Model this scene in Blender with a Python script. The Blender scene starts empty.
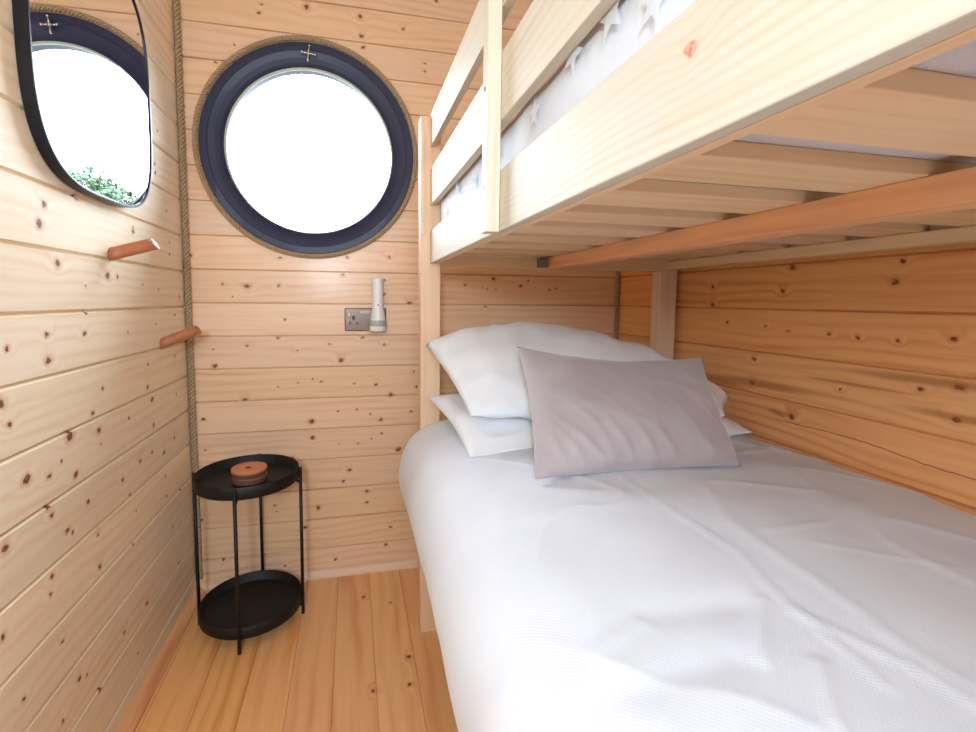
import bpy, bmesh, math, random
from mathutils import Vector, Matrix, noise
R = math.radians
random.seed(7)
scn = bpy.context.scene
col = scn.collection
SC = 'structure'

# ------------------------------------------------------------------ camera
cam = bpy.data.cameras.new('camera')
cam.lens = 36 * 473.417 / 976
cam.sensor_width = 36
cam.shift_x = (488 - 460.88) / 976
cam.shift_y = (340.29 - 366) / 976
cam.clip_start = 0.02
co = bpy.data.objects.new('camera', cam)
col.objects.link(co)
cr, cu, cf = (0.97458, -0.22386, 0.008596), (0.010362, 0.083373, 0.996465), (0.223783, 0.971049, -0.083573)
co.matrix_world = Matrix(((cr[0], cu[0], -cf[0], 0), (cr[1], cu[1], -cf[1], 0), (cr[2], cu[2], -cf[2], 1.03), (0, 0, 0, 1)))
scn.camera = co

# ------------------------------------------------------------------ world and light
scn.view_settings.view_transform = 'Standard'
scn.view_settings.look = 'None'
scn.view_settings.gamma = 1
scn.view_settings.use_curve_mapping = False
scn.view_settings.exposure = 0.0
w = bpy.data.worlds.new('sky')
scn.world = w
w.use_nodes = True
w.node_tree.nodes['Background'].inputs[0].default_value = (0.72, 0.87, 1.0, 1)
w.node_tree.nodes['Background'].inputs[1].default_value = 24.0


def area(name, loc, target, size, power, color, portal=False, shape='DISK', size_y=None, spread=180):
    l = bpy.data.lights.new(name, 'AREA')
    l.shape = shape
    l.size = size
    if size_y:
        l.size_y = size_y
    l.energy = power
    l.color = color
    l.spread = R(spread)
    if portal:
        l.cycles.is_portal = True
    o = bpy.data.objects.new(name, l)
    col.objects.link(o)
    o.location = loc
    o.rotation_euler = (Vector(target) - Vector(loc)).to_track_quat('-Z', 'Y').to_euler()
    return o


area('window_portal', (-0.142, 1.80, 1.536), (-0.142, 0, 1.536), 0.58, 1, (1, 1, 1), portal=True)
# camera flash, set back a little: throws the crisp shadows on the end wall
area('camera_flash', (-0.18, -0.55, 1.24), (0.05, 1.7, 0.85), 0.14, 11.5, (0.74, 0.88, 1.0))
# added fill light behind the camera; no door stands there
area('rear_fill', (-0.02, -1.2, 1.65), (0.1, 1.7, 0.9), 1.0, 24.0, (0.68, 0.85, 1.0), shape='RECTANGLE', size_y=0.9)


# ------------------------------------------------------------------ materials
def lin(c):
    out = []
    for v in c:
        v /= 255
        out.append(v / 12.92 if v <= 0.04045 else ((v + 0.055) / 1.055) ** 2.4)
    return (*out, 1)


class NT:
    def __init__(s, name):
        s.m = bpy.data.materials.new(name)
        s.m.use_nodes = True
        s.t = s.m.node_tree
        s.b = s.t.nodes['Principled BSDF']

    def n(s, typ, **k):
        nd = s.t.nodes.new(typ)
        for a, v in k.items():
            setattr(nd, a, v)
        return nd

    def put(s, sock, v):
        if v is None:
            return
        if isinstance(v, bpy.types.NodeSocket):
            s.t.links.new(v, sock)
        else:
            sock.default_value = v

    def math(s, op, a, b=None, c=None, clamp=False):
        nd = s.n('ShaderNodeMath', operation=op, use_clamp=clamp)
        s.put(nd.inputs[0], a); s.put(nd.inputs[1], b); s.put(nd.inputs[2], c)
        return nd.outputs[0]

    def vm(s, op, a, b=None):
        nd = s.n('ShaderNodeVectorMath', operation=op)
        s.put(nd.inputs[0], a); s.put(nd.inputs[1], b)
        return nd.outputs['Value'] if op == 'LENGTH' else nd.outputs[0]

    def xyz(s, x, y, z=0.0):
        nd = s.n('ShaderNodeCombineXYZ')
        s.put(nd.inputs[0], x); s.put(nd.inputs[1], y); s.put(nd.inputs[2], z)
        return nd.outputs[0]

    def noise(s, vec, scale=1.0, detail=2.0, rough=0.5, dist=0.0):
        nd = s.n('ShaderNodeTexNoise')
        s.put(nd.inputs['Vector'], vec)
        nd.inputs['Scale'].default_value = scale
        nd.inputs['Detail'].default_value = detail
        nd.inputs['Roughness'].default_value = rough
        nd.inputs['Distortion'].default_value = dist
        return nd.outputs['Fac']

    def rng(s, v, a, b, c=0.0, d=1.0, smooth=True):
        nd = s.n('ShaderNodeMapRange', interpolation_type='SMOOTHSTEP' if smooth else 'LINEAR')
        s.put(nd.inputs[0], v)
        for i, q in enumerate((a, b, c, d)):
            nd.inputs[1 + i].default_value = q
        return nd.outputs[0]

    def mix(s, f, a, b, blend='MIX'):
        nd = s.n('ShaderNodeMix', data_type='RGBA', blend_type=blend)
        s.put(nd.inputs[0], f); s.put(nd.inputs[6], a); s.put(nd.inputs[7], b)
        return nd.outputs[2]

    def bump(s, h, strength, dist):
        nd = s.n('ShaderNodeBump')
        s.put(nd.inputs['Height'], h)
        nd.inputs['Strength'].default_value = strength
        nd.inputs['Distance'].default_value = dist
        s.t.links.new(nd.outputs[0], s.b.inputs['Normal'])


def wood(name, pale, streak, knotc=(66, 27, 10), halo=(196, 112, 58), pitch=0.1132, phase=0.0, knots=None,
         rough=0.45, coat=0.0, seed=0.0, random_knots=True, ring=230.0, ring_amt=0.42, tone=0.10, ksc=6.5, kgain=1.0, marks=(), crack=False, warp_amt=26.0):
    s = NT(name)
    uv = s.n('ShaderNodeUVMap').outputs[0]
    sep = s.n('ShaderNodeSeparateXYZ')
    s.put(sep.inputs[0], uv)
    u, v = sep.outputs[0], sep.outputs[1]
    info = s.n('ShaderNodeObjectInfo').outputs['Random']
    bid = s.math('FLOOR', s.math('DIVIDE', s.math('SUBTRACT', v, phase), pitch))
    wn = s.n('ShaderNodeTexWhiteNoise', noise_dimensions='2D')
    s.put(wn.inputs['Vector'], s.xyz(s.math('ADD', bid, seed + 0.5), s.math('MULTIPLY', info, 57.0)))
    rnd, rcol = wn.outputs['Value'], wn.outputs['Color']
    u2 = s.math('ADD', u, s.math('MULTIPLY', rnd, 37.0))
    v2 = s.math('ADD', v, s.math('MULTIPLY', rnd, 23.0))
    # knots
    vo = s.n('ShaderNodeTexVoronoi', voronoi_dimensions='2D')
    s.put(vo.inputs['Vector'], s.xyz(s.math('MULTIPLY', u2, ksc * 0.75), s.math('MULTIPLY', v2, ksc)))
    vo.inputs['Scale'].default_value = 1.0
    vo.inputs['Randomness'].default_value = 1.0
    vs = s.n('ShaderNodeSeparateXYZ')
    s.put(vs.inputs[0], vo.outputs['Color'])
    size = s.math('MULTIPLY', s.rng(vs.outputs[0], 0.55 if random_knots else 0.9, 1.0, 0.0, 0.055, False), 1.0)
    dv = s.math('DIVIDE', vo.outputs['Distance'], s.math('MAXIMUM', size, 0.0004))
    d = dv if random_knots else None
    wob = s.noise(s.xyz(s.math('MULTIPLY', u2, 60), s.math('MULTIPLY', v2, 60)), 1.0, 1.0)
    wobv = s.math('MULTIPLY', s.math('SUBTRACT', wob, 0.5), 0.012)
    p = s.xyz(s.math('ADD', u, wobv), s.math('ADD', v, wobv))
    if knots:
        for (ku, kv, kr) in knots:
            q = s.vm('MULTIPLY', s.vm('SUBTRACT', p, (ku, kv, 0)), (1000 / (kr * 0.95), 1000 / (kr * 0.78), 0))
            l = s.vm('LENGTH', q)
            d = l if d is None else s.math('MINIMUM', d, l)
    # grain
    kpush = s.rng(d, 0.6, 6.0, 5.0, 0.0)
    warp = s.noise(s.xyz(s.math('MULTIPLY', u2, 1.3), s.math('MULTIPLY', v2, 5.5)), 1.0, 2.0, 0.45)
    ph = s.math('ADD', s.math('MULTIPLY', v2, ring), s.math('MULTIPLY', warp, warp_amt))
    ph = s.math('ADD', ph, kpush)
    si = s.math('MULTIPLY_ADD', s.math('SINE', ph), 0.5, 0.5)
    si = s.math('POWER', si, 2.2)
    streaks = s.noise(s.xyz(s.math('MULTIPLY', u2, 2.2), s.math('MULTIPLY', v2, 48.0)), 1.0, 4.0, 0.6)
    broad = s.noise(s.xyz(s.math('MULTIPLY', u2, 1.6), s.math('MULTIPLY', v2, 7.0)), 1.0, 2.0, 0.5)
    fib = s.noise(s.xyz(s.math('MULTIPLY', u2, 9.0), s.math('MULTIPLY', v2, 420.0)), 1.0, 2.0, 0.6)
    amt = s.math('MULTIPLY', si, s.rng(broad, 0.35, 0.65, 0.15, 1.0))
    amt = s.math('MULTIPLY', amt, ring_amt)
    amt = s.math('ADD', amt, s.rng(streaks, 0.45, 0.8, 0.0, 0.55))
    amt = s.math('MINIMUM', s.math('ADD', amt, s.rng(fib, 0.5, 0.8, 0.0, 0.12)), 1.0)
    c = s.mix(amt, lin(pale), lin(streak))
    # every board has a tone of its own
    hsv = s.n('ShaderNodeHueSaturation')
    cs = s.n('ShaderNodeSeparateXYZ')
    s.put(cs.inputs[0], rcol)
    s.put(hsv.inputs['Hue'], s.math('MULTIPLY_ADD', cs.outputs[0], 0.008, 0.496))
    s.put(hsv.inputs['Saturation'], s.math('MULTIPLY_ADD', cs.outputs[1], 0.12, 0.94))
    s.put(hsv.inputs['Value'], s.math('MULTIPLY_ADD', cs.outputs[2], tone, 1.0 - tone * 0.6))
    s.put(hsv.inputs['Color'], c)
    c = hsv.outputs[0]
    c = s.mix(s.math('MULTIPLY', s.rng(d, 0.9, 2.6, 0.40, 0.0), kgain), c, lin(halo))
    inner = s.mix(s.rng(s.noise(s.xyz(s.math('MULTIPLY', u, 190), s.math('MULTIPLY', v, 240)), 1.0, 2.0), 0.42, 0.62, 0.0, 0.55), lin(knotc), lin(halo))
    c = s.mix(s.math('MULTIPLY', s.rng(d, 0.7, 1.15, 0.92, 0.0), kgain), c, inner)
    for (mu, mv, ru, rv) in marks:      # reddish heartwood streaks
        q = s.vm('MULTIPLY', s.vm('SUBTRACT', s.xyz(u, s.math('MULTIPLY_ADD', streaks, 0.012, v)), (mu, mv + 0.006, 0)), (1 / ru, 1 / rv, 0))
        c = s.mix(s.rng(s.vm('LENGTH', q), 0.2, 1.0, 0.6, 0.0), c, lin((158, 82, 36)))
    if crack:
        cv = s.math('ADD', s.rng(u, 0.62, 0.80, 0.7235, 0.7360), s.rng(u, 0.82, 1.0, 0.0, -0.005))
        cv = s.math('MULTIPLY_ADD', wob, 0.004, s.math('SUBTRACT', cv, 0.002))
        dd = s.math('ABSOLUTE', s.math('SUBTRACT', v, cv))
        wd = s.math('MULTIPLY', s.rng(u, 0.97, 1.01, 1.0, 0.0), s.rng(u, 0.3, 0.5, 0.4, 1.0))
        c = s.mix(s.math('MULTIPLY', s.rng(dd, 0.0004, 0.0018, 0.9, 0.0), s.math('MULTIPLY', wd, 0.8)), c, lin((112, 54, 22)))
    s.put(s.b.inputs['Base Color'], c)
    s.b.inputs['Roughness'].default_value = rough
    s.b.inputs['Coat Weight'].default_value = coat
    s.b.inputs['Coat Roughness'].default_value = 0.22
    s.bump(s.math('ADD', fib, s.math('MULTIPLY', si, 0.6)), 0.12, 0.0006)
    return s.m


def plain(name, c, rough=0.5, metal=0.0, coat=0.0, bump=None, sheen=0.0):
    s = NT(name)
    tc = s.n('ShaderNodeTexCoord').outputs['Object']
    f = s.noise(tc, 14.0, 3.0)
    a = lin(c)
    bcol = tuple(x * 0.86 for x in a[:3]) + (1,)
    s.put(s.b.inputs['Base Color'], s.mix(f, a, bcol))
    s.b.inputs['Roughness'].default_value = rough
    s.b.inputs['Metallic'].default_value = metal
    s.b.inputs['Coat Weight'].default_value = coat
    s.b.inputs['Sheen Weight'].default_value = sheen
    if bump:
        s.bump(s.noise(tc, bump[0], 3.0), bump[1], bump[2])
    return s.m


def cloth(name, c, c2, waffle=0.0, big=0.3, sheen=0.1, rough=0.85):
    s = NT(name)
    tc = s.n('ShaderNodeTexCoord').outputs['Object']
    f = s.noise(tc, 9.0, 3.0)
    s.put(s.b.inputs['Base Color'], s.mix(s.rng(f, 0.3, 0.7), lin(c), lin(c2)))
    s.b.inputs['Roughness'].default_value = rough
    s.b.inputs['Sheen Weight'].default_value = sheen
    sp = s.n('ShaderNodeSeparateXYZ')
    s.put(sp.inputs[0], tc)
    K = 2 * math.pi / 0.0052
    wv = s.math('MULTIPLY', s.math('SINE', s.math('MULTIPLY', sp.outputs[0], K)), s.math('SINE', s.math('MULTIPLY', sp.outputs[1], K)))
    h = s.math('ADD', s.math('MULTIPLY', wv, waffle), s.math('MULTIPLY', s.noise(tc, 22.0, 4.0, 0.55), big * 8))
    s.bump(h, 0.35, 0.0012)
    return s.m


BACK= [(-0.426, 1.081, 5), (-0.351, 1.073, 10), (-0.247, 1.076, 5), (-0.23, 0.958, 4), (-0.253, 0.895, 5), (-0.464, 0.856, 3), (-0.357, 0.866, 4), (-0.191, 0.847, 4), (-0.081, 0.869, 4), (0.037, 0.892, 5), (0.115, 0.866, 5), (-0.462, 0.798, 8), (-0.04, 0.811, 9), (-0.258, 0.719, 3), (-0.191, 0.732, 3), (-0.139, 0.746, 3), (-0.11, 0.735, 4), (0.007, 0.725, 4), (0.084, 0.717, 5), (0.234, 0.704, 5), (0.139, 0.678, 8), (-0.367, 0.679, 7), (-0.502, 0.615, 6), (-0.146, 0.589, 10), (-0.053, 0.623, 4), (0.015, 0.628, 4), (0.063, 0.608, 4), (0.102, 0.584, 6), (0.215, 0.611, 5), (-0.032, 1.117, 7), (0.117, 1.101, 5), (0.115, 1.05, 5), (0.208, 1.021, 7), (-0.523, 1.172, 6), (-0.241, 1.173, 6), (-0.015, 1.18, 6), (0.135, 1.186, 6), (0.226, 0.764, 3), (-0.397, 1.038, 2), (-0.144, 0.53, 8), (0.104, 0.531, 5), (0.066, 0.513, 3), (0.017, 0.499, 4), (-0.052, 0.502, 3), (0.167, 0.466, 9), (-0.5, 0.507, 4), (-0.212, 0.461, 6), (-0.016, 0.398, 7), (-0.037, 0.358, 5), (0.047, 0.313, 7), (0.047, 0.269, 6), (-0.128, 0.265, 8), (-0.278, 0.287, 4), (-0.274, 0.264, 3), (-0.176, 0.195, 7), (0.135, 0.164, 5), (0.118, 0.096, 6), (-0.069, 0.059, 5), (-0.248, 0.057, 4), (-0.455, 0.104, 5), (-0.52, 0.256, 4), (-0.28, 2.001, 4), (-0.288, 1.974, 5), (-0.139, 2.012, 9), (0.038, 2.005, 8), (0.042, 1.942, 8), (0.048, 1.904, 6), (0.187, 1.983, 5), (0.263, 1.875, 4), (0.263, 1.847, 5), (-0.367, 1.862, 4), (-0.426, 1.8, 5), (-0.525, 1.652, 4), (0.307, 2.096, 5), (0.533, 1.116, 8), (0.643, 1.089, 6), (0.765, 1.076, 4), (0.795, 1.082, 4), (0.42, 1.089, 4), (0.488, 1.078, 3), (0.507, 1.076, 3), (0.543, 1.076, 3), (0.502, 1.008, 4), (1.122, 1.052, 4), (0.675, 1.109, 4)]
LEFT= [(1.025, 1.198, 8), (1.008, 1.161, 9), (1.135, 1.233, 7), (1.577, 1.511, 4), (1.547, 1.411, 4), (1.547, 1.385, 5), (1.621, 1.292, 4), (1.388, 1.209, 5), (1.055, 1.094, 8), (1.243, 1.08, 9), (1.29, 1.08, 5), (1.15, 1.055, 3), (1.387, 1.199, 7), (1.635, 1.2, 4), (1.631, 1.165, 4), (1.429, 1.065, 3), (1.533, 1.055, 3), (1.701, 1.034, 6), (1.009, 0.963, 6), (1.134, 0.955, 6), (0.906, 0.947, 5), (1.009, 0.914, 8), (1.33, 0.944, 4), (1.503, 0.956, 3), (1.655, 0.979, 4), (1.438, 0.848, 5), (1.639, 0.848, 5), (1.147, 0.998, 4), (0.883, 0.861, 9), (0.898, 0.823, 6), (1.195, 0.829, 5), (1.148, 0.783, 6), (1.429, 0.789, 6), (1.061, 0.757, 11), (1.168, 0.739, 8), (1.455, 0.75, 7), (1.311, 0.731, 4), (1.457, 0.675, 6), (1.638, 0.727, 4), (1.027, 0.717, 4), (0.929, 0.72, 9), (0.989, 0.702, 6), (1.073, 0.676, 7), (1.174, 0.707, 3), (0.982, 0.647, 5), (0.989, 0.629, 6), (1.11, 0.602, 6), (1.265, 0.593, 6), (1.363, 0.605, 6), (1.438, 0.604, 5), (1.522, 0.577, 7), (1.605, 0.595, 5), (1.295, 0.542, 4), (1.326, 0.488, 3), (1.523, 0.505, 4), (1.525, 0.442, 5), (1.644, 0.415, 4), (0.869, 0.63, 8), (1.033, 0.578, 6), (1.051, 0.567, 4), (0.979, 0.518, 6), (0.971, 0.487, 5), (1.141, 0.516, 4), (1.141, 0.443, 7), (0.849, 0.493, 6), (0.997, 0.378, 4), (0.885, 0.357, 5), (1.361, 0.214, 7), (1.233, 0.226, 5), (1.042, 0.263, 6), (1.069, 0.25, 3), (0.982, 0.227, 5), (1.115, 0.18, 6), (1.296, 0.123, 4), (1.301, 0.41, 4), (1.563, 0.333, 4), (1.6, 0.196, 4)]
RIGHT= [(0.741, 1.075, 8), (0.994, 1.06, 6), (1.237, 1.079, 6), (1.234, 1.025, 7), (0.971, 1.118, 8), (1.171, 0.973, 5), (1.04, 0.969, 4), (0.974, 0.962, 3), (0.867, 0.96, 4), (0.803, 0.957, 4), (0.725, 0.956, 4), (0.636, 0.968, 6), (1.07, 0.878, 6), (1.072, 0.812, 7), (0.832, 0.838, 4), (0.68, 0.867, 6), (0.622, 0.882, 8), (0.621, 0.822, 7), (0.947, 0.748, 8), (0.729, 1.115, 5)]

RIGHT_PITCH, RIGHT_PHASE = 0.1142, 1.0145 - 0.1142 * 9
LEFT_PITCH, LEFT_PHASE = 0.1166, 1.118 - 0.1166 * 10
BACK_PITCH, BACK_PHASE = 0.1132, 1.9205 - 0.1132 * 18
M = {}
M['back'] = wood('varnished_pine_end_wall', (240, 202, 164), (218, 160, 118), pitch=BACK_PITCH, phase=BACK_PHASE, knots=BACK, random_knots=False, coat=0.35, seed=3)
M['left'] = wood('varnished_pine_side_wall', (252, 235, 207), (238, 201, 160), pitch=LEFT_PITCH, phase=LEFT_PHASE, knots=LEFT, random_knots=False, coat=0.05, rough=0.62, seed=11)  # same pine as the end wall, colour paled to hold the window light
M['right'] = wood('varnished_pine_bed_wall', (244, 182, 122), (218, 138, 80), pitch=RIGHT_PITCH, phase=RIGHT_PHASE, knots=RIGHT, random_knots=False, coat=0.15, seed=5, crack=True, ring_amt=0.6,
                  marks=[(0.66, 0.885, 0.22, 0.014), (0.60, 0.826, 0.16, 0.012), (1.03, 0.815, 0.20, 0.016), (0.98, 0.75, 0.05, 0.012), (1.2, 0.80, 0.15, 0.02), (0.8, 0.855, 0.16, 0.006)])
M['wall'] = wood('varnished_pine_boards', (238, 198, 156), (216, 156, 112), coat=0.2, seed=21)
M['floor'] = wood('varnished_pine_floor', (246, 190, 126), (228, 152, 88), pitch=0.112, phase=-0.171 - 0.112 * 10, coat=0.3, rough=0.4, seed=2, ring_amt=0.75, ring=120.0,
                  knots=[(1.19, 0.045, 7), (1.19, 0.14, 6), (1.29, 0.15, 8), (1.6, 0.03, 6), (1.55, 0.12, 5)], random_knots=False)
M['bunk'] = wood('pale_pine_bunk_timber', (224, 214, 196), (214, 193, 160), halo=(222, 170, 124), knotc=(150, 92, 56), pitch=9, phase=-4, rough=0.55, tone=0.06, ksc=3.2, ring=420, ring_amt=0.6, kgain=0.8)
M['rail'] = wood('pale_pine_side_rail', (212, 205, 191), (204, 186, 154), halo=(236, 190, 160), knotc=(196, 112, 92), pitch=9, phase=-4, rough=0.55, tone=0.04,
                 knots=[(0.290, 1.200, 6.5), (1.30, 1.19, 4)], random_knots=False, ring=650, ring_amt=0.6, kgain=0.9, warp_amt=34.0)
M['slat'] = wood('planed_pine_slats', (246, 212, 172), (228, 178, 134), halo=(196, 134, 94), knotc=(104, 56, 26), pitch=9, phase=-4, rough=0.6, tone=0.1, ksc=2.6)
M['post'] = wood('pine_posts', (240, 206, 172), (224, 172, 132), halo=(206, 136, 96), knotc=(140, 70, 40), pitch=9, phase=-4, rough=0.5, tone=0.06, ksc=3.0)
M['beam'] = wood('orange_pine_beam', (246, 182, 126), (226, 146, 92), halo=(190, 112, 66), knotc=(110, 50, 24), pitch=9, phase=-4, rough=0.5, tone=0.06, ksc=3.0)
M['peg'] = wood('reddish_turned_wood', (206, 134, 98), (176, 102, 68), pitch=9, phase=-4, random_knots=False, rough=0.45, ring=900)
M['navy'] = plain('dark_navy_paint', (28, 35, 68), 0.5, coat=0.1)
M['gasket'] = plain('pale_rubber_gasket', (206, 208, 192), 0.6)
M['black'] = plain('black_powder_coated_steel', (9, 9, 10), 0.55)
M['blacktray'] = plain('black_tray_enamel', (6, 6, 7), 0.6)
M['frame_blue'] = plain('black_satin_metal', (26, 28, 36), 0.32, metal=0.3)
M['chrome'] = plain('chrome', (225, 222, 220), 0.14, metal=1.0)
M['bronze'] = plain('brushed_nickel_plate', (112, 96, 86), 0.32, metal=1.0)
M['steel'] = plain('dull_grey_steel', (132, 120, 108), 0.6)
M['whiteplastic'] = plain('white_plastic', (244, 243, 242), 0.35)
M['greyplastic'] = plain('light_grey_plastic', (190, 186, 184), 0.4)
M['dark'] = plain('black_plastic', (22, 20, 20), 0.5)
M['sheet'] = cloth('white_cotton', (239, 240, 245), (235, 236, 242), 0.0, 0.25)
M['duvet'] = cloth('white_waffle_cotton', (224, 226, 234), (219, 221, 230), 0.22, 0.2)
M['velvet'] = cloth('grey_mauve_velvet', (184, 173, 177), (175, 163, 168), 0.1, 0.3, sheen=0.5, rough=0.7)
M['cream_cloth'] = cloth('cream_linen', (214, 202, 190), (206, 192, 180), 0.1, 0.3)
M['upper_cloth'] = cloth('pale_blue_grey_cotton', (222, 224, 232), (214, 217, 227), 0.1, 0.4)
M['star'] = cloth('white_raised_star_print', (250, 250, 250), (244, 244, 246), 0.4, 0.3)
M['mattress'] = cloth('mattress_ticking', (220, 212, 212), (208, 200, 202), 0.2, 0.3)
M['leather'] = plain('tan_wood_veneer', (214, 138, 92), 0.5)
M['cork'] = plain('dark_brown_cork', (118, 74, 56), 0.8, bump=(300, 0.5, 0.001))
M['corklight'] = plain('mid_brown_cork', (140, 92, 70), 0.8, bump=(300, 0.5, 0.001))
M['leaf'] = plain('green_leaves', (34, 58, 24), 0.7)
M['bark'] = plain('bark', (90, 70, 52), 0.9)
M['grass'] = plain('gravel', (104, 100, 92), 0.9)
M['exterior'] = plain('exterior_cladding', (120, 90, 66), 0.7)

s = NT('jute_rope')
tc = s.n('ShaderNodeTexCoord').outputs['Object']
f = s.noise(tc, 420.0, 3.0, 0.7)
s.put(s.b.inputs['Base Color'], s.mix(s.rng(f, 0.3, 0.7), lin((208, 182, 142)), lin((156, 124, 88))))
s.b.inputs['Roughness'].default_value = 0.9
s.bump(f, 0.6, 0.001)
M['rope'] = s.m

s = NT('window_glass')
tr = s.n('ShaderNodeBsdfTransparent'); gl = s.n('ShaderNodeBsdfGlossy'); mx = s.n('ShaderNodeMixShader'); fr = s.n('ShaderNodeFresnel')
gl.inputs['Roughness'].default_value = 0.02
fr.inputs[0].default_value = 1.3
s.t.links.new(fr.outputs[0], mx.inputs[0]); s.t.links.new(tr.outputs[0], mx.inputs[1]); s.t.links.new(gl.outputs[0], mx.inputs[2])
s.t.links.new(mx.outputs[0], s.t.nodes['Material Output'].inputs[0])
M['glass'] = s.m

s = NT('mirror_glass')
s.b.inputs['Base Color'].default_value = (0.93, 0.95, 0.95, 1)
s.b.inputs['Metallic'].default_value = 1
s.b.inputs['Roughness'].default_value = 0.005
M['mirror'] = s.m


# ------------------------------------------------------------------ helpers
def tag(o, label=None, cat=None, group=None, kind=None):
    if label: o['label'] = label
    if cat: o['category'] = cat
    if group: o['group'] = group
    if kind: o['kind'] = kind
    return o


def empty(name, loc, label=None, cat=None, group=None):
    o = bpy.data.objects.new(name, None)
    o.empty_display_size = 0.05
    col.objects.link(o)
    o.location = loc
    return tag(o, label, cat, group)


def finish(name, bm, mats, parent=None, smooth=False, origin=(0, 0, 0), bevel=0.0, kind=None, label=None):
    """links a bmesh written in room coordinates; origin becomes the object's own origin"""
    me = bpy.data.meshes.new(name)
    bmesh.ops.recalc_face_normals(bm, faces=bm.faces)
    o0 = Vector(origin)
    if parent is not None:
        o0 = Vector(parent['__w']) if '__w' in parent else parent.location.copy()
    bmesh.ops.translate(bm, verts=bm.verts, vec=-o0)
    bm.to_mesh(me)
    bm.free()
    if smooth:
        for p in me.polygons:
            p.use_smooth = True
    if not isinstance(mats, (list, tuple)):
        mats = [mats]
    for m in mats:
        me.materials.append(m)
    o = bpy.data.objects.new(name, me)
    col.objects.link(o)
    if parent is not None:
        o.parent = parent
        o['__w'] = tuple(o0)
    else:
        o.location = o0
    if bevel:
        b = o.modifiers.new('bevel', 'BEVEL')
        b.width = bevel
        b.segments = 2
        b.limit_method = 'ANGLE'
    if kind: o['kind'] = kind
    if label: o['label'] = label
    return o


def uvl(bm):
    return bm.loops.layers.uv.verify()


def box(bm, lo, hi, grain='y', uvoff=(0, 0), mi=0):
    """axis aligned box with wood UVs along its grain axis"""
    L = uvl(bm)
    vs = [bm.verts.new((x, y, z)) for x in (lo[0], hi[0]) for y in (lo[1], hi[1]) for z in (lo[2], hi[2])]
    F = [(0, 1, 3, 2), (4, 6, 7, 5), (0, 4, 5, 1), (2, 3, 7, 6), (0, 2, 6, 4), (1, 5, 7, 3)]
    ax = [0, 0, 1, 1, 2, 2]
    g = 'xyz'.index(grain)
    for f, a in zip(F, ax):
        face = bm.faces.new([vs[i] for i in f])
        face.material_index = mi
        rest = [k for k in range(3) if k != a]
        if g in rest:
            ua = g
            va = [k for k in rest if k != g][0]
        else:
            ua, va = rest
        for lp in face.loops:
            c = lp.vert.co
            lp[L].uv = (c[ua] + uvoff[0], c[va] + uvoff[1])
    return vs


def planar(me, ua, va):
    L = me.uv_layers[0] if me.uv_layers else me.uv_layers.new(name='UVMap')
    for lp in me.loops:
        c = me.vertices[lp.vertex_index].co
        L.data[lp.index].uv = (c[ua], c[va])


def tube(bm, pts, r, n=10, cap=True, mi=0):
    """tube along points; r number or list"""
    rings = []
    up = None
    for i, p in enumerate(pts):
        p = Vector(p)
        a = Vector(pts[max(i - 1, 0)]); b = Vector(pts[min(i + 1, len(pts) - 1)])
        t = (b - a).normalized()
        if up is None:
            up = t.orthogonal().normalized()
        up = (up - t * up.dot(t)).normalized()
        sd = t.cross(up)
        rr = r[i] if isinstance(r, (list, tuple)) else r
        rings.append([bm.verts.new(p + (up * math.cos(2 * math.pi * k / n) + sd * math.sin(2 * math.pi * k / n)) * rr) for k in range(n)])
    for a, b in zip(rings, rings[1:]):
        for k in range(n):
            f = bm.faces.new((a[k], a[(k + 1) % n], b[(k + 1) % n], b[k]))
            f.smooth = True
            f.material_index = mi
    if cap:
        for g in (rings[0], rings[-1]):
            f = bm.faces.new(g)
            f.material_index = mi
    return rings


def lathe(bm, prof, axis_o, axis='z', n=64, closed=False, mi=0, smooth=True):
    """revolve (r, h) profile round an axis through axis_o"""
    rings = []
    for r, h in prof:
        ring = []
        for k in range(n):
            a = 2 * math.pi * k / n
            if axis == 'z':
                c = (r * math.cos(a), r * math.sin(a), h)
            elif axis == 'y':
                c = (r * math.cos(a), h, r * math.sin(a))
            else:
                c = (h, r * math.cos(a), r * math.sin(a))
            ring.append(bm.verts.new(Vector(axis_o) + Vector(c)))
        rings.append(ring)
    prs = list(zip(rings, rings[1:])) + ([(rings[-1], rings[0])] if closed else [])
    for a, b in prs:
        for k in range(n):
            f = bm.faces.new((a[k], a[(k + 1) % n], b[(k + 1) % n], b[k]))
            f.material_index = mi
            f.smooth = smooth
    if not closed:
        for g in (rings[0], rings[-1]):
            f = bm.faces.new(g)
            f.material_index = mi
    return rings


def boards(bm, seams, lo, hi, front, back, place, g=0.0022, depth=0.007):
    """tongue-and-groove boards: V grooves at the seams; place(along, across, depth) -> point"""
    prof = []
    s0, s1 = lo[0], hi[0]
    prof.append((s0, 0.0))
    for sm in seams:
        if s0 + g < sm < s1 - g:
            prof += [(sm - g * 1.6, 0.0), (sm - g * 0.35, depth), (sm + g * 0.35, depth), (sm + g * 1.6, 0.0)]
    prof.append((s1, 0.0))
    prof += [(s1, back), (s0, back)]
    A = [bm.verts.new(place(lo[1], a, d)) for a, d in prof]
    B = [bm.verts.new(place(hi[1], a, d)) for a, d in prof]
    n = len(prof)
    for i in range(n):
        bm.faces.new((A[i], A[(i + 1) % n], B[(i + 1) % n], B[i]))
    bm.faces.new(A)
    bm.faces.new(B[::-1])


# ------------------------------------------------------------------ the room
YF, YB = -3.2, 1.76        # wall behind the camera, end wall
XL, XR = -0.543, 1.067
ZC = 2.3


def structure(name, bm, m, ua, va, label=None):
    o = finish(name, bm, m, kind=SC)
    planar(o.data, ua, va)
    return o


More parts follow.
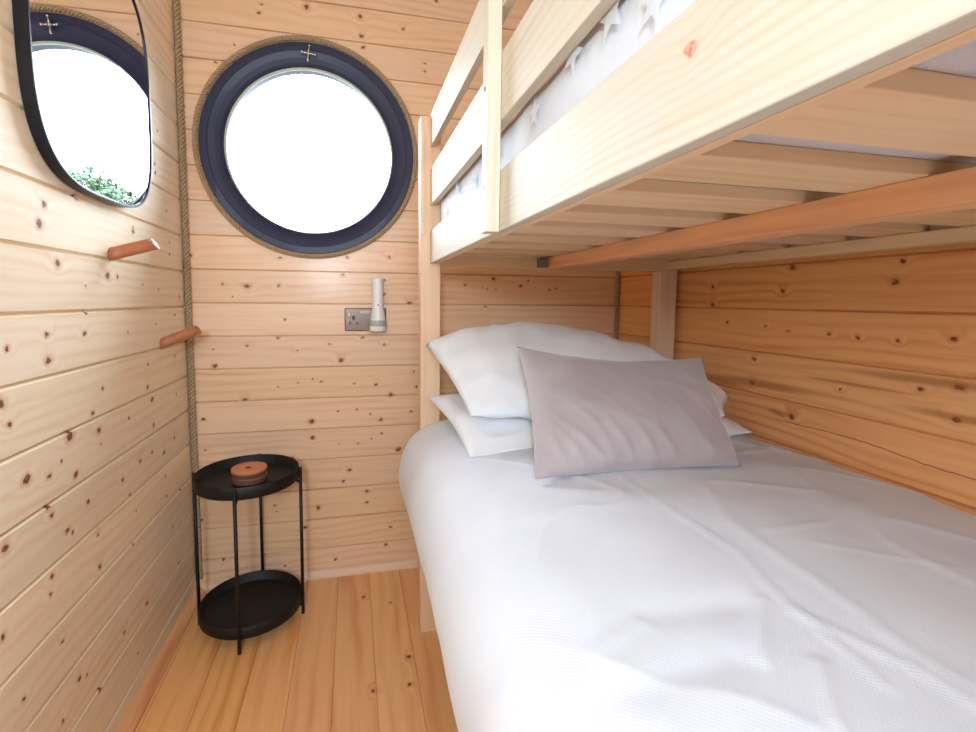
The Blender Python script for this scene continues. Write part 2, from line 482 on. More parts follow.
bm = bmesh.new()
boards(bm, [-0.171 + 0.112 * k for k in range(-6, 14)], (XL - 0.06, YF - 0.06), (XR + 0.06, YB + 0.06), 0, 0.05,
       lambda al, ac, d: (ac, al, -d), g=0.0009, depth=0.003)
structure('floor', bm, M['floor'], 1, 0)

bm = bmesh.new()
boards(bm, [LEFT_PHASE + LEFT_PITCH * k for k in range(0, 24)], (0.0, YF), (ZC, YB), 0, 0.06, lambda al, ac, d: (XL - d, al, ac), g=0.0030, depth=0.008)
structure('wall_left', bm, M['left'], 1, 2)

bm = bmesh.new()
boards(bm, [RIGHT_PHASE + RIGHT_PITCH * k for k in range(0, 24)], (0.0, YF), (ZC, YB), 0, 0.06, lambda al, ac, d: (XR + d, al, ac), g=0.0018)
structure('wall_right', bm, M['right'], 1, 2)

WX, WZ = -0.132, 1.543     # porthole centre
bm = bmesh.new()
boards(bm, [BACK_PHASE + BACK_PITCH * k for k in range(0, 24)], (0.0, XL - 0.06), (ZC, XR + 0.06), 0, 0.07, lambda al, ac, d: (al, YB + d, ac), g=0.0017)
wb = structure('wall_back', bm, M['back'], 0, 2)
bm = bmesh.new()
lathe(bm, [(0.338, -0.2), (0.338, 0.3)], (WX, YB, WZ), 'y', 96)
cut = finish('cutter', bm, M['back'])
md = wb.modifiers.new('hole', 'BOOLEAN')
md.object = cut
md.operation = 'DIFFERENCE'
md.solver = 'EXACT'
bpy.context.view_layer.update()
dg = bpy.context.evaluated_depsgraph_get()
nm = bpy.data.meshes.new_from_object(wb.evaluated_get(dg))
wb.modifiers.clear()
wb.data = nm
planar(nm, 0, 2)
bpy.data.objects.remove(cut)

bm = bmesh.new()
boards(bm, [0.1132 * k for k in range(0, 24)], (0.0, XL - 0.06), (ZC, XR + 0.06), 0, 0.06, lambda al, ac, d: (al, YF - d, ac), g=0.0017)
structure('wall_front', bm, M['wall'], 0, 2)

bm = bmesh.new()
boards(bm, [-0.6 + 0.1132 * k for k in range(0, 20)], (XL - 0.06, YF - 0.06), (XR + 0.06, YB + 0.06), 0, 0.05, lambda al, ac, d: (ac, al, ZC + d), g=0.0017)
structure('ceiling', bm, M['wall'], 1, 0)

# skirting strips
bm = bmesh.new()
L = uvl(bm)
pr = [(0, 0), (0.030, 0), (0.028, 0.008), (0.009, 0.024), (0, 0.027)]
A = [bm.verts.new((XL + a, YF, b)) for a, b in pr]
B = [bm.verts.new((XL + a, YB, b)) for a, b in pr]
for i in range(5):
    bm.faces.new((A[i], A[(i + 1) % 5], B[(i + 1) % 5], B[i]))
bm.faces.new(A); bm.faces.new(B)
structure('baseboard_left', bm, M['right'], 1, 2)
bm = bmesh.new()
A = [bm.verts.new((XL, YB - a * 0.6, b)) for a, b in pr]
B = [bm.verts.new((XR, YB - a * 0.6, b)) for a, b in pr]
for i in range(5):
    bm.faces.new((A[i], A[(i + 1) % 5], B[(i + 1) % 5], B[i]))
bm.faces.new(A); bm.faces.new(B)
structure('baseboard_back', bm, M['post'], 0, 2)

# outside ground
bm = bmesh.new()
box(bm, (-20, -20, -0.6), (20, 30, -0.5))
finish('ground', bm, M['grass'], kind=SC)

# ------------------------------------------------------------------ porthole
win = empty('window_1', (WX, YB, WZ))
win['kind'] = SC
bm = bmesh.new()
# dark navy ring: flat outer flange, crease, then a slope in to the glass
lathe(bm, [(0.354, 0.0005), (0.354, -0.003), (0.352, -0.005), (0.331, -0.005), (0.3285, -0.0035), (0.326, -0.004), (0.322, -0.003), (0.306, 0.002), (0.292, 0.008), (0.283, 0.014), (0.281, 0.022),
           (0.281, 0.07), (0.336, 0.07), (0.336, 0.0005)], (WX, YB, WZ), 'y', 160, closed=True, smooth=False)
finish('window_frame', bm, M['navy'], win)
bm = bmesh.new()
lathe(bm, [(0.2815, 0.018), (0.2775, 0.017), (0.277, 0.032), (0.2815, 0.032)], (WX, YB, WZ), 'y', 96, closed=True)
finish('gasket', bm, M['gasket'], win)
bm = bmesh.new()
lathe(bm, [(0.2795, 0.028), (0.2795, 0.031)], (WX, YB, WZ), 'y', 96)
finish('window_pane', bm, M['glass'], win)
# small chrome cross knob at the top of the ring
bm = bmesh.new()
kc = Vector((-0.133, YB - 0.014, 1.853))
tube(bm, [kc + Vector((0, 0.006, 0)), kc + Vector((0, -0.012, 0))], 0.006, 12)
for dx, dz in ((0.021, -0.002), (-0.021, 0.002), (0.003, 0.024), (-0.003, -0.022)):
    e = kc + Vector((dx, -0.008, dz))
    tube(bm, [kc + Vector((0, -0.008, 0)), kc.lerp(e, 0.6) + Vector((0, -0.008, 0)) * 0.3, e], [0.0035, 0.002, 0.0028], 8)
    m4 = Matrix.Translation(e)
    bmesh.ops.create_uvsphere(bm, u_segments=10, v_segments=6, radius=0.0045, matrix=m4)
finish('latch_knob', bm, M['chrome'], win, smooth=True, label='small chrome cross-shaped knob')


# ------------------------------------------------------------------ ropes
def rope(name, path, r, turn, label, closed=False):
    """three twisted strands following path(t) -> (point, n1, n2), t in metres"""
    f, length = path
    bm = bmesh.new()
    N = int(length / turn * 9)
    turns = round(length / turn)
    for sd in range(3):
        rings = []
        for i in range(N if closed else N + 1):
            t = length * i / N
            p, a, b = f(t)
            an = 2 * math.pi * (turns * i / N + sd / 3)
            c = p + (a * math.cos(an) + b * math.sin(an)) * r * 0.5
            ring = []
            for k in range(7):
                q = 2 * math.pi * k / 7 + an
                ring.append(bm.verts.new(c + (a * math.cos(q) + b * math.sin(q)) * r * 0.52))
            rings.append(ring)
        prs = list(zip(rings, rings[1:])) + ([(rings[-1], rings[0])] if closed else [])
        for A, B in prs:
            for k in range(7):
                try:
                    fc = bm.faces.new((A[k], A[(k + 1) % 7], B[(k + 1) % 7], B[k]))
                    fc.smooth = True
                except ValueError:
                    pass
        if not closed:
            bm.faces.new(rings[0]); bm.faces.new(rings[-1])
    return tag(finish(name, bm, M['rope'], origin=f(0)[0]), label, 'rope')


RR = 0.3625


def ringpath(t):
    a = t / RR - math.pi / 2
    rad = Vector((math.cos(a), 0, math.sin(a)))
    return Vector((WX, YB - 0.010, WZ)) + rad * RR, rad, Vector((0, 1, 0))


rope('rope', (ringpath, 2 * math.pi * RR), 0.0088, 0.034, 'twisted jute rope laid in a ring round the dark porthole frame', closed=True)
rope('rope', (lambda t: (Vector((XL + 0.0115, YB - 0.0115, 0.05 + t)), Vector((1, 0, 0)), Vector((0, 1, 0))), 2.24), 0.0108, 0.042,
     'twisted jute rope running up the corner beside the mirror and side table')
rope('rope', (lambda t: (Vector((XR - 0.009, YB - 0.009, 0.05 + t)), Vector((1, 0, 0)), Vector((0, 1, 0))), 2.24), 0.0085, 0.036,
     'thin jute rope in the dark corner behind the bunk, above the white pillows')

# ------------------------------------------------------------------ bunk bed
bunk = empty('bunk_bed', (0.62, 0.42, 0), 'pale pine bunk bed with slatted upper berth and open guard rails', 'bunk bed')
YH, YT = 1.38, -0.56        # head and foot faces of the posts


def bar(name, lo, hi, grain, m, uvoff=None, bevel=0.0015, parent=bunk, label=None):
    bm = bmesh.new()
    if uvoff is None:
        uvoff = (random.random() * 9, random.random() * 2)
    box(bm, lo, hi, grain, uvoff)
    return finish(name, bm, m, parent, bevel=bevel, label=label)


for (x0, x1) in ((0.1965, 0.255), (0.991, 1.052)):
    bar('post', (x0, YH, 0), (x1, YH + 0.047, 1.552), 'z', M['post'], bevel=0.002)
    bar('post', (x0, YT - 0.047, 0), (x1, YT, 1.552), 'z', M['post'], bevel=0.002)
# upper side rail with its slat bearer
bar('side_rail', (0.2236, YT, 1.1376), (0.2375, YH, 1.230), 'y', M['rail'], uvoff=(0, 0), bevel=0.0015)
bar('slat_bearer', (0.2382, YT, 1.1376), (0.2500, YH, 1.1625), 'y', M['slat'])
bar('side_rail', (1.030, YT, 1.1376), (1.050, YH, 1.230), 'y', M['slat'])
bar('slat_bearer', (1.012, YT, 1.1376), (1.0295, YH, 1.1625), 'y', M['slat'])
for z0, z1 in ((1.303, 1.403), (1.467, 1.557)):
    bar('guard_rail', (0.2236, YT, z0), (0.2390, YH, z1), 'y', M['bunk'])
# wall-side guard rail
bar('guard_rail', (1.036, YT, 1.40), (1.050, YH, 1.49), 'y', M['bunk'])
# end rails
for (ya, yb) in ((YH + 0.001, YH + 0.022), (YT - 0.022, YT - 0.001)):
    bar('end_rail', (0.255, ya, 1.130), (0.991, yb, 1.222), 'x', M['slat'])
    bar('end_rail', (0.255, ya, 1.330), (0.991, yb, 1.425), 'x', M['slat'])
# centre beam
cb = bar('centre_beam', (0.583, YT, 1.129), (0.626, YH, 1.1628), 'y', M['beam'])
bm = bmesh.new()
box(bm, (0.556, YH - 0.026, 1.133), (0.583, YH, 1.160))
finish('bracket', bm, M['steel'], bunk, bevel=0.001, label='small grey metal bracket')
# slats
bm = bmesh.new()
box(bm, (0.2385, 0, 1.163), (1.029, 0.085, 1.1795), 'x', (random.random() * 9, 0))
sl0 = finish('slat', bm, M['slat'], bunk, bevel=0.0015)
k = 0
for i in range(-5, 9):
    y = 0.241 + 0.1412 * i
    if i == -5:
        sl0.location.y = y
        continue
    c = sl0.copy()
    col.objects.link(c)
    c.location.y = y
# outer upright that ties the rails
up = bar('upright', (0.2016, 0.710, 1.136), (0.2230, 0.738, 1.80), 'z', M['bunk'])
for z in (1.205, 1.352, 1.51):
    bm = bmesh.new()
    tube(bm, [(0.2019, 0.726, z), (0.2009, 0.726, z)], 0.0035, 10)
    finish('screw', bm, M['dark'], bunk, label='dark countersunk screw head')
# lower berth frame
bar('bed_rail', (0.2236, YT, 0.24), (0.2375, YH, 0.36), 'y', M['post'])
bar('bed_rail', (1.030, YT, 0.24), (1.050, YH, 0.36), 'y', M['post'])
bar('bed_rail', (0.255, YH + 0.001, 0.24), (0.991, YH + 0.022, 0.36), 'x', M['post'])
bar('bed_rail', (0.255, YT - 0.022, 0.24), (0.991, YT - 0.001, 0.36), 'x', M['post'])
bar('bed_base', (0.2375, YT, 0.34), (1.030, YH, 0.36), 'x', M['slat'])


# ------------------------------------------------------------------ soft goods
def rbox(bm, lo, hi, r, seg=4):
    vs = box(bm, lo, hi)
    es = [e for e in bm.edges if all(v in vs for v in e.verts)]
    bmesh.ops.bevel(bm, geom=es, offset=r, segments=seg, affect='EDGES', profile=0.5)


# upper mattress in its star-printed cover
um = empty('mattress', (0.63, 0.4, 1.1795), 'mattress in pale blue-grey cover with white stars, on the upper bunk slats', 'mattress')
bm = bmesh.new()
rbox(bm, (0.247, YT + 0.02, 1.1797), (1.026, YH - 0.012, 1.335), 0.035, 5)
bmesh.ops.subdivide_edges(bm, edges=[e for e in bm.edges if e.calc_length() > 0.3], cuts=24, use_grid_fill=True)
for v in bm.verts:
    n_ = noise.noise(v.co * 9) * 0.006 + noise.noise(v.co * 26) * 0.002
    if v.co.z > 1.19:
        v.co.x += n_ * (-1 if v.co.x < 0.6 else 1) * 0.5
        v.co.z += n_ * (0.7 if v.co.z > 1.3 else 0.2)
finish('mattress_cover', bm, M['upper_cloth'], um, smooth=True)
# raised white star print on the side of the cover
for (sy, sz, sr, rot) in ((0.427, 1.302, 0.028, 0.2), (0.505, 1.303, 0.024, 0.9), (0.619, 1.281, 0.022, 0.4), (0.80, 1.283, 0.02, 1.2), (0.358, 1.272, 0.022, 0.7), (0.28, 1.300, 0.024, 0.5),
                          (0.95, 1.272, 0.02, 0.3), (1.10, 1.292, 0.02, 0.8), (1.25, 1.265, 0.02, 0.2), (0.15, 1.27, 0.024, 0.9), (0.0, 1.30, 0.024, 0.1)):
    bm = bmesh.new()
    c = bm.verts.new((0.2402, sy, sz))
    rg = []
    for k in range(10):
        a = rot + math.pi * k / 5
        rr = sr * (1.0 if k % 2 == 0 else 0.42)
        rg.append(bm.verts.new((0.2404, sy + rr * math.cos(a), sz + rr * math.sin(a))))
    for k in range(10):
        bm.faces.new((c, rg[k], rg[(k + 1) % 10]))
    # a shallow body under each star so the print has thickness
    bmesh.ops.solidify(bm, geom=bm.faces[:], thickness=0.0008)
    finish('star_print', bm, M['star'], um, label='white raised star')
bm = bmesh.new()
rbox(bm, (0.258, YT + 0.04, 1.1796), (1.015, YH - 0.03, 1.1799), 0.0001, 1)
finish('mattress_underside', bm, M['mattress'], um)

# upper duvet / pillow end seen through the guard rails
# lower mattress
bm = bmesh.new()
rbox(bm, (0.245, YT + 0.02, 0.361), (1.026, YH - 0.012, 0.60), 0.04, 4)
tag(finish('mattress', bm, M['mattress'], origin=(0.63, 0.4, 0.361), smooth=True), 'plain mattress of the lower bunk under the white duvet', 'mattress')


def seg_ridge(p, segs, wid):
    best = 1e9
    for (a, b) in zip(segs, segs[1:]):
        a = Vector(a); b = Vector(b)
        ab = b - a
        t = max(0, min(1, (p - a).dot(ab) / ab.length_squared))
        best = min(best, (p - a - ab * t).length)
    return math.exp(-(best / wid) ** 2)


CR = [([(0.485, 0.78), (0.485, 0.606), (0.494, 0.499), (0.472, 0.432), (0.454, 0.293)], 0.0045, 0.0030),
      ([(0.46, 0.395), (0.499, 0.3), (0.51, 0.2)], 0.005, 0.0035),
      ([(0.444, 0.416), (0.374, 0.346)], 0.008, 0.005),
      ([(0.422, 0.329), (0.374, 0.276)], 0.008, 0.005),
      ([(0.227, 0.403), (0.303, 0.433), (0.41, 0.423)], 0.022, -0.007),
      ([(0.2, 0.353), (0.25, 0.353), (0.349, 0.356)], 0.020, -0.006),
      ([(0.181, 0.363), (0.214, 0.399), (0.298, 0.425)], 0.012, 0.005),
      ([(0.95, 0.98), (0.80, 0.93), (0.72, 0.86)], 0.010, 0.004),
      ([(1.0, 0.92), (0.82, 0.88), (0.74, 0.80)], 0.012, 0.004),
      ([(0.85, 0.62), (0.70, 0.55), (0.58, 0.54)], 0.008, 0.002),
      ([(0.62, 0.50), (0.75, 0.42)], 0.006, 0.002)]


def duvet_path(y):
    """points from the wall side over the top to the hem"""
    dz = 0.006 * noise.noise(Vector((0.3, y * 2.2, 5)))
    hem = 0.400 + max(0, 0.9 - y) * 0.19 + 0.012 * noise.noise(Vector((1.3, y * 2.0, 8))) + (0.035 if y > 1.2 else 0) * (y - 1.2) / 0.16
    bx = 0.010 * noise.noise(Vector((7.3, y * 1.7, 2)))
    return [(1.062, 0.640), (1.050, 0.668), (0.95, 0.682), (0.75, 0.694 + dz), (0.55, 0.700 + dz), (0.40, 0.698 + dz), (0.30, 0.692), (0.225, 0.680),
            (0.166, 0.648 + dz), (0.136 + bx, 0.595), (0.127 + bx, 0.525), (0.142 + bx, 0.46), (0.158 + bx, hem)]


def catmull(P, t):
    n = len(P) - 1
    i = min(int(t * n), n - 1)
    f = t * n - i
    g = lambda j: Vector(P[max(0, min(n, j))])
    p0, p1, p2, p3 = g(i - 1), g(i), g(i + 1), g(i + 2)
    return 0.5 * (2 * p1 + (p2 - p0) * f + (2 * p0 - 5 * p1 + 4 * p2 - p3) * f * f + (3 * p1 - p0 - 3 * p2 + p3) * f ** 3)


bm = bmesh.new()
NU, NV = 420, 250
grid = []
Y0, Y1 = -0.58, 1.372
for i in range(NU + 1):
    u = i / NU
    y = Y1 + (Y0 - Y1) * u
    P = duvet_path(y)
    row = []
    for j in range(NV + 1):
        t = j / NV
        q = catmull(P, t)
        x, z = q.x, q.y
        # head end rolls down
        dn = max(0.0, (y - (Y1 - 0.10)) / 0.10)
        z2 = z - 0.03 * dn ** 3 * min(1, max(0, (z - 0.40) / 0.2))
        xx = x + (0.02 * dn ** 2 if t > 0.6 else 0)
        # wrinkles
        top = min(1.0, max(0.0, (x - 0.15) / 0.12))
        h = 0.008 * noise.noise(Vector((x * 2.6, y * 2.2, 1.0))) + 0.0035 * noise.noise(Vector((x * 6 + y * 3, y * 6 - x * 2, 3.0)))
        rr = 1 - abs(noise.noise(Vector((x * 4.5 + y * 2.0, y * 3.0, 9.0)))) * 2
        h += 0.0034 * max(0, rr) ** 8
        for sg, wd, am in CR:
            if abs(y - 0.6) < 0.5 and top > 0:
                h += am * 0.75 * seg_ridge(Vector((x, y)), sg, wd)
        side = 1 - top
        hs = 0.007 * noise.noise(Vector((z * 2.0, y * 4.5, 4.0))) + 0.003 * noise.noise(Vector((z * 5, y * 14, 6.0)))
        row.append(bm.verts.new((xx - hs * side, y, z2 + h * top)))
    grid.append(row)
for i in range(NU):
    for j in range(NV):
        bm.faces.new((grid[i][j], grid[i + 1][j], grid[i + 1][j + 1], grid[i][j + 1]))
dv = tag(finish('duvet', bm, M['duvet'], smooth=True, origin=(0.6, 0.4, 0.6)), 'white waffle-weave duvet spread over the lower bunk', 'duvet')
so = dv.modifiers.new('solid', 'SOLIDIFY')
so.thickness = 0.012
so.offset = -1


def pillow(name, c00, c10, c11, c01, hgt, mats, label, cat, group=None, lift=None, n=44, pinch=0.05, pw=0.55, flange=0.0, seed=0.0, wr=1.0, parent=None, skew=0.0, folds=0.0):
    """c00 front-left, c10 front-right, c11 back-right, c01 back-left"""
    C = [Vector(c) for c in (c00, c10, c11, c01)]
    nr = ((C[1] - C[0]).cross(C[3] - C[0])).normalized()
    bm = bmesh.new()

    def pt(s, t, side):
        s0, t0 = s, t
        # edges drawn in between the corners
        s = s + (0.5 - s) * pinch * 2 * math.sin(math.pi * t) ** 1.0 * abs(2 * s - 1)
        t = t + (0.5 - t) * pinch * 2 * math.sin(math.pi * s0) ** 1.0 * abs(2 * t - 1)
        p = C[0] * (1 - s) * (1 - t) + C[1] * s * (1 - t) + C[2] * s * t + C[3] * (1 - s) * t
        a = (max(0.0, 1 - abs(2 * s0 - 1) ** 2.2)) ** pw
        b = (max(0.0, 1 - abs(2 * t0 - 1) ** 2.2)) ** pw
        k = a * b * (1 - skew * t0)
        q = p * 7 + Vector((seed, seed, seed))
        e = max(abs(2 * s0 - 1), abs(2 * t0 - 1))
        wrk = (noise.noise(q) * 0.006 + noise.noise(q * 2.3) * 0.004 * e + (1 - abs(noise.noise(q * 1.7 + Vector((3, 1, 2)))) * 2) * 0.004 * e) * wr
        if folds:      # soft gathers running up from the lower seam
            fo = noise.noise(Vector((s0 * 9 + t0 * 4.0, t0 * 1.6, seed)))
            wrk += folds * (1 - abs(fo) * 2) ** 3 * max(0.0, 1 - t0 * 1.5) * min(1, k * 4)
        p = p + nr * side * (hgt * k + wrk * min(1, k * 3))
        if lift:
            p = p + Vector(lift(s0, t0))
        return p
    top = [[bm.verts.new(pt(i / n, j / n, 1)) for j in range(n + 1)] for i in range(n + 1)]
    bot = [[top[i][j] if i in (0, n) or j in (0, n) else bm.verts.new(pt(i / n, j / n, -1)) for j in range(n + 1)] for i in range(n + 1)]
    for g, mi in ((top, 0), (bot, 1 if len(mats) > 1 else 0)):
        for i in range(n):
            for j in range(n):
                f = bm.faces.new((g[i][j], g[i + 1][j], g[i + 1][j + 1], g[i][j + 1]))
                f.material_index = mi
    ctr = sum(C, Vector()) / 4
    lo = min(v.co.z for v in bm.verts)
    o = finish(name, bm, mats, smooth=True, origin=(ctr.x, ctr.y, lo), parent=parent)
    if parent is None:
        tag(o, label, cat, group)
    return o, pt


# lower flat pillow, plump pillow resting on it, and the velvet cushion in front
pillow('pillow', (0.243, 0.970, 0.692), (1.045, 1.030, 0.686), (1.04, 1.345, 0.720), (0.205, 1.325, 0.755), 0.034, [M['sheet']],
       'flat white pillow lying underneath the plump pillow', 'pillow', lift=lambda s, t: (0, 0, 0.015 * math.sin(math.pi * s) * math.sin(math.pi * t)), seed=3, pinch=0.02, wr=2.2, n=64)
pillow('pillow', (0.262, 1.03, 0.768), (0.88, 0.955, 0.757), (0.988, 1.060, 0.772), (0.206, 1.350, 0.900), 0.058, [M['sheet']],
       'plump white pillow leaning on top behind the grey cushion', 'pillow',
       lift=lambda s, t: (0, 0.08 * math.sin(math.pi * s) * t, 0.106 * math.sin(math.pi * s) ** 0.7 * t), seed=8, pinch=0.015, wr=2.2, n=70)
cu, _ = pillow('cushion', (0.322, 0.785, 0.707), (0.757, 0.775, 0.705), (0.812, 0.965, 0.900), (0.355, 0.985, 0.930), 0.066, [M['velvet'], M['cream_cloth']],
               'grey-mauve velvet rectangular cushion propped against the white pillows', 'cushion', seed=5, pinch=0.022, n=80, wr=1.2, pw=0.60, skew=0.45, folds=0.0045, lift=lambda s, t: (0, 0, -0.016 * math.sin(math.pi * s) * t * t))

# ------------------------------------------------------------------ mirror
MY, MZ, MW, MH = 1.210, 1.516, 0.238, 0.274


def sq(k, n, w, h, e=3.5):
    a = 2 * math.pi * k / n
    c, s_ = math.cos(a), math.sin(a)
    return (MY + w * math.copysign(abs(c) ** (2 / e), c), MZ + h * math.copysign(abs(s_) ** (2 / e), s_))


mir = empty('wall_mirror', (XL, MY, MZ), 'rounded-square wall mirror with thin black frame on the left wall', 'mirror')
bm = bmesh.new()
N = 160
prof = [(0.0, 0.0), (0.0, 0.0205), (-0.0012, 0.022), (-0.005, 0.022), (-0.0062, 0.0205), (-0.0062, 0.0155), (-0.02, 0.0155), (-0.02, 0.0)]
rings = []
for off, d in prof:
    rings.append([bm.verts.new((XL + 0.0005 + d, *sq(k, N, MW + off, MH + off))) for k in range(N)])
for a, b in zip(rings, rings[1:] + rings[:1]):
    for k in range(N):
        bm.faces.new((a[k], a[(k + 1) % N], b[(k + 1) % N], b[k]))
finish('mirror_frame', bm, M['frame_blue'], mir)
bm = bmesh.new()
a = [bm.verts.new((XL + 0.0165, *sq(k, N, MW - 0.0064, MH - 0.0064))) for k in range(N)]
b = [bm.verts.new((XL + 0.0195, *sq(k, N, MW - 0.0064, MH - 0.0064))) for k in range(N)]
bm.faces.new(a); bm.faces.new(b)
for k in range(N):
    bm.faces.new((a[k], a[(k + 1) % N], b[(k + 1) % N], b[k]))
finish('mirror_glass', bm, M['mirror'], mir)
mir.rotation_euler.z = -0.018     # its far side hangs a little off the wall
mir.location.x += 0.235 * 0.018 + 0.0005


# ------------------------------------------------------------------ wall pegs
def peg(base, tip, label):
    bm = bmesh.new()
    L = uvl(bm)
    b, t = Vector(base), Vector(tip)
    ax = (t - b).normalized()
    a1 = Vector((0, 1, 0)); a2 = ax.cross(a1).normalized()
    n = 28
    rings = []
    ln = (t - b).length
    for i, s_ in enumerate((-0.006, 0.0, 0.25, 0.5, 0.75, 1.0)):
        rg = []
        for k in range(n):
            an = 2 * math.pi * k / n
            r_ = 0.0148
            off = (a1 * math.cos(an) + a2 * math.sin(an)) * r_
            cut_ = 0.0
            if i == 5:
                cut_ = -0.002 * math.sin(an)
            v = b + ax * (ln * s_ + cut_) + off
            if i <= 1:
                v.x = XL + (0.0003)
                # mitred against the wall
                v = b + off + ax * ((XL + 0.0003 - (b + off).x) / ax.x) if i == 1 else v
            rg.append(bm.verts.new(v))
        if i == 0:
            for v in rg:
                bm.verts.remove(v)
            continue
        rings.append(rg)
    for A, B in zip(rings, rings[1:]):
        for k in range(n):
            f = bm.faces.new((A[k], A[(k + 1) % n], B[(k + 1) % n], B[k]))
            f.smooth = True
            for lp in f.loops:
                c = lp.vert.co - b
                lp[L].uv = (c.dot(ax), math.atan2(c.dot(a2), c.dot(a1)) * 0.015)
    bm.faces.new(rings[0])
    cc = sum((v.co for v in rings[-1]), Vector()) / n - ax * 0.0035
    cv = bm.verts.new(cc)
    for k in range(n):
        bm.faces.new((rings[-1][k], rings[-1][(k + 1) % n], cv))
    return tag(finish('coat_peg', bm, M['peg'], origin=base), label, 'coat peg')


peg((XL, 1.262, 1.130), (-0.468, 1.315, 1.163), 'reddish wooden coat peg just below the mirror, nearer the camera')
peg((XL, 1.538, 0.898), (-0.458, 1.590, 0.935), 'reddish wooden coat peg lower down, in front of the corner rope')

# ------------------------------------------------------------------ socket and reading lamp
sk = empty('wall_socket', (0.049, YB, 0.958), 'double metal power socket screwed to the end wall below the porthole', 'power socket')
bm = bmesh.new()
box(bm, (-0.0255, YB - 0.008, 0.917), (0.1225, YB - 0.0005, 1.000))
finish('face_plate', bm, M['bronze'], sk, bevel=0.003)
for (a, b, c, d) in ((0.006, 0.965, 0.009, 0.014), (-0.006, 0.945, 0.0055, 0.008), (0.018, 0.945, 0.0055, 0.008)):
    bm = bmesh.new()
    box(bm, (a - c / 2, YB - 0.0088, b - d / 2), (a + c / 2, YB - 0.0075, b + d / 2))
    finish('socket_slot', bm, M['dark'], sk)
bm = bmesh.new()
box(bm, (-0.015, YB - 0.0115, 0.968), (-0.005, YB - 0.0075, 0.986))
finish('rocker_switch', bm, M['chrome'], sk, bevel=0.001)
bm = bmesh.new()
box(bm, (0.028, YB - 0.0115, 0.979), (0.066, YB - 0.0075, 0.990))
finish('rocker_switch', bm, M['chrome'], sk, bevel=0.001)
for x in (-0.014, 0.112):
    bm = bmesh.new()
    tube(bm, [(x, YB - 0.0078, 0.955), (x, YB - 0.0098, 0.955)], 0.0035, 12)
    finish('screw', bm, M['chrome'], sk)

lm = empty('reading_lamp', (0.092, YB, 0.918), 'slim white plug-in reading lamp standing over the right half of the socket', 'lamp')
bm = bmesh.new()
LC = (0.0905, YB - 0.036, 0)
lathe(bm, [(0.0165, 1.108), (0.0195, 1.106), (0.0200, 1.100), (0.0200, 1.000), (0.0215, 0.992), (0.0285, 0.955), (0.0300, 0.935), (0.0300, 0.921), (0.0285, 0.918)], LC, 'z', 32)
finish('lamp_body', bm, M['whiteplastic'], lm)
bm = bmesh.new()
lathe(bm, [(0.0288, 0.9575), (0.0293, 0.955), (0.0306, 0.938), (0.0298, 0.936)], LC, 'z', 32)
finish('lens_band', bm, M['greyplastic'], lm, label='light grey band')
bm = bmesh.new()
box(bm, (0.078, YB - 0.036, 0.935), (0.104, YB - 0.0085, 0.965))
finish('plug', bm, M['whiteplastic'], lm, bevel=0.002)
bm = bmesh.new()
tube(bm, [(0.0905, YB - 0.0555, 1.012), (0.0905, YB - 0.0572, 1.012)], 0.0026, 10)
finish('button', bm, M['dark'], lm, label='tiny black button')

# ------------------------------------------------------------------ side table
TX, TY, TR = -0.3235, 1.562, 0.1515
tb = empty('side_table', (TX, TY, 0), 'small round black metal side table with two tray shelves in the corner', 'side table')


def tray(zb, zt, name):
    bm = bmesh.new()
    lathe(bm, [(0.0001, zb), (TR - 0.003, zb), (TR, zb + 0.003), (TR, zt), (TR - 0.001, zt + 0.001), (TR - 0.003, zt), (TR - 0.003, zb + 0.006), (TR - 0.006, zb + 0.004), (0.0001, zb + 0.004)], (TX, TY, 0), 'z', 96)
    return finish(name, bm, M['blacktray'], tb)


tray(0.457, 0.494, 'tray')
tray(0.038, 0.074, 'tray')
for k in range(4):
    a = math.radians(-2) + k * math.pi / 2
    x, y = TX + (TR + 0.0055) * math.cos(a), TY + (TR + 0.0055) * math.sin(a)
    bm = bmesh.new()
    tube(bm, [(x, y, 0), (x, y, 0.4935)], 0.0052, 12)
    for z in (0.446, 0.030):
        xi, yi = TX + (TR - 0.012) * math.cos(a), TY + (TR - 0.012) * math.sin(a)
        tube(bm, [(x, y, z), ((x + xi) / 2, (y + yi) / 2, z + 0.002), (xi, yi, z + 0.0095)], 0.0045, 8)
    lg = finish('leg', bm, M['black'], tb)
    xi, yi = TX + (TR - 0.004) * math.cos(a), TY + (TR - 0.004) * math.sin(a)
    xo, yo = TX + (TR - 0.0028) * math.cos(a), TY + (TR - 0.0028) * math.sin(a)
    for z in (0.056, 0.476):
        bm = bmesh.new()
        tube(bm, [(xi, yi, z), (xo, yo, z)], 0.0028, 10)
        finish('screw', bm, M['chrome'], lg, label='tiny chrome screw')

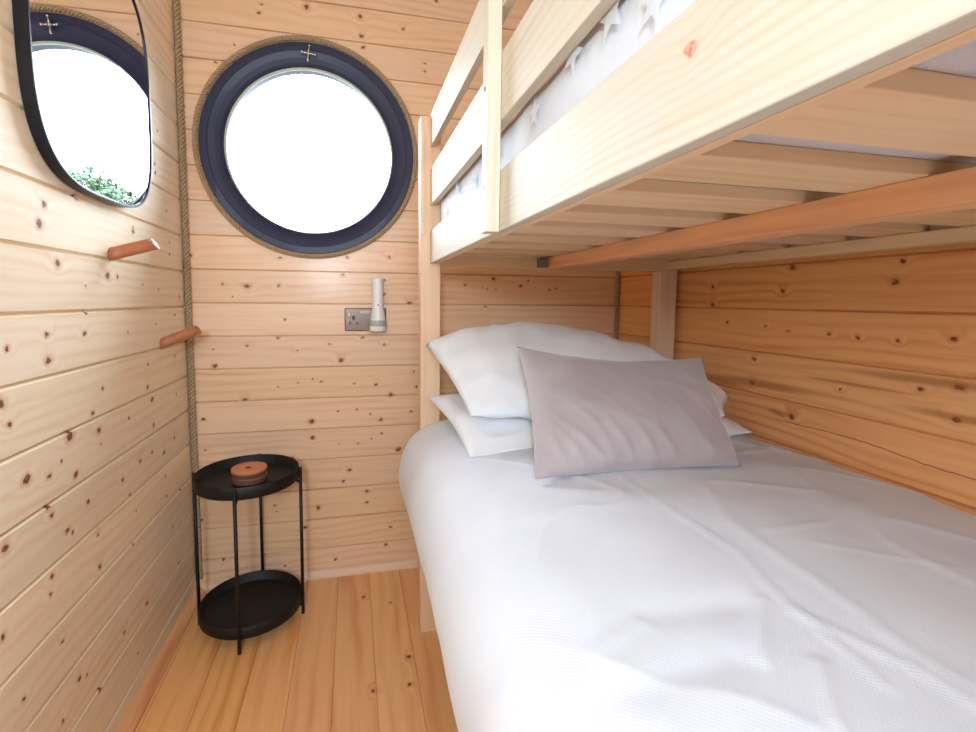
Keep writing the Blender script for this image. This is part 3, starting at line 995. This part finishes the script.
# coasters on the upper tray
CX, CY = -0.3190, 1.558
z = 0.4612
lay = [(M['cork'], 0.051, 'dark brown round coaster, lowest of the small stack on the black tray'),
       (M['corklight'], 0.0515, 'brown round coaster, second from the bottom of the stack on the black tray'),
       (M['cork'], 0.0505, 'dark brown round coaster, just under the tan top coaster on the tray'),
       (M['leather'], 0.0525, 'tan wooden coaster with a dark dimple, topmost of the stack on the tray')]
for i, (m_, r_, lb) in enumerate(lay):
    bm = bmesh.new()
    h = 0.0108
    ox, oy = 0.0012 * math.sin(i * 2.1), 0.0012 * math.cos(i * 1.7)
    o_ = (CX + ox, CY + oy, z)
    if i < 3:
        lathe(bm, [(r_ - 0.0012, 0.0001), (r_, 0.002), (r_, h - 0.002), (r_ - 0.0012, h - 0.0001)], o_, 'z', 48)
        tag(finish('coaster', bm, m_, origin=o_), lb, 'coaster', 'stacked coasters on the side table')
    else:
        c_ = empty('coaster', o_, lb, 'coaster', 'stacked coasters on the side table')
        lathe(bm, [(r_ - 0.0015, 0.0001), (r_, 0.002), (r_, h - 0.002), (r_ - 0.0015, h), (0.019, h), (0.015, h - 0.002), (0.0001, h - 0.003)], o_, 'z', 48)
        finish('disc', bm, m_, c_)
        bm = bmesh.new()
        lathe(bm, [(0.009, h - 0.0028), (0.0085, h - 0.0012), (0.0001, h - 0.0006)], (o_[0] - 0.004, o_[1], z), 'z', 24)
        finish('knot', bm, M['cork'], c_, label='dark brown dimple')
    z += h

# ------------------------------------------------------------------ tree seen in the mirror through the porthole
tr_ = empty('tree', (3.05, 8.0, -0.5), 'leafy green tree outside, showing in the mirror at the foot of the reflected porthole', 'tree')
bm = bmesh.new()
tube(bm, [(3.05, 8, -0.5), (3.07, 8, 0.4), (3.03, 8.02, 1.2), (3.05, 8, 2.1)], [0.12, 0.09, 0.07, 0.04], 10)
for a in range(5):
    an = a * 1.3
    tube(bm, [(3.04, 8, 1.2 + a * 0.15), (3.04 + 0.3 * math.cos(an), 8 + 0.3 * math.sin(an), 1.7 + a * 0.15)], [0.035, 0.015], 6)
finish('trunk', bm, M['bark'], tr_)
bm = bmesh.new()
rg = random.Random(4)
for i in range(9000):
    d = Vector((rg.gauss(0, 1), rg.gauss(0, 1), rg.gauss(0, 1))).normalized()
    rr = 0.75 * (rg.random() ** 0.25) * (0.85 + 0.3 * noise.noise(d * 2.5))
    c = Vector((3.0, 8, 2.22)) + Vector((d.x * 1.15, d.y, d.z * 0.95)) * rr
    a1 = Vector((rg.gauss(0, 1), rg.gauss(0, 1), rg.gauss(0, 1))).normalized()
    a2 = a1.orthogonal().normalized()
    sz = 0.035 + 0.02 * rg.random()
    bm.faces.new([bm.verts.new(c + q) for q in (a1 * sz, a2 * sz * 0.5, -a1 * sz, -a2 * sz * 0.5)])
finish('foliage', bm, M['leaf'], tr_)

for o in bpy.data.objects:
    if '__w' in o:
        del o['__w']
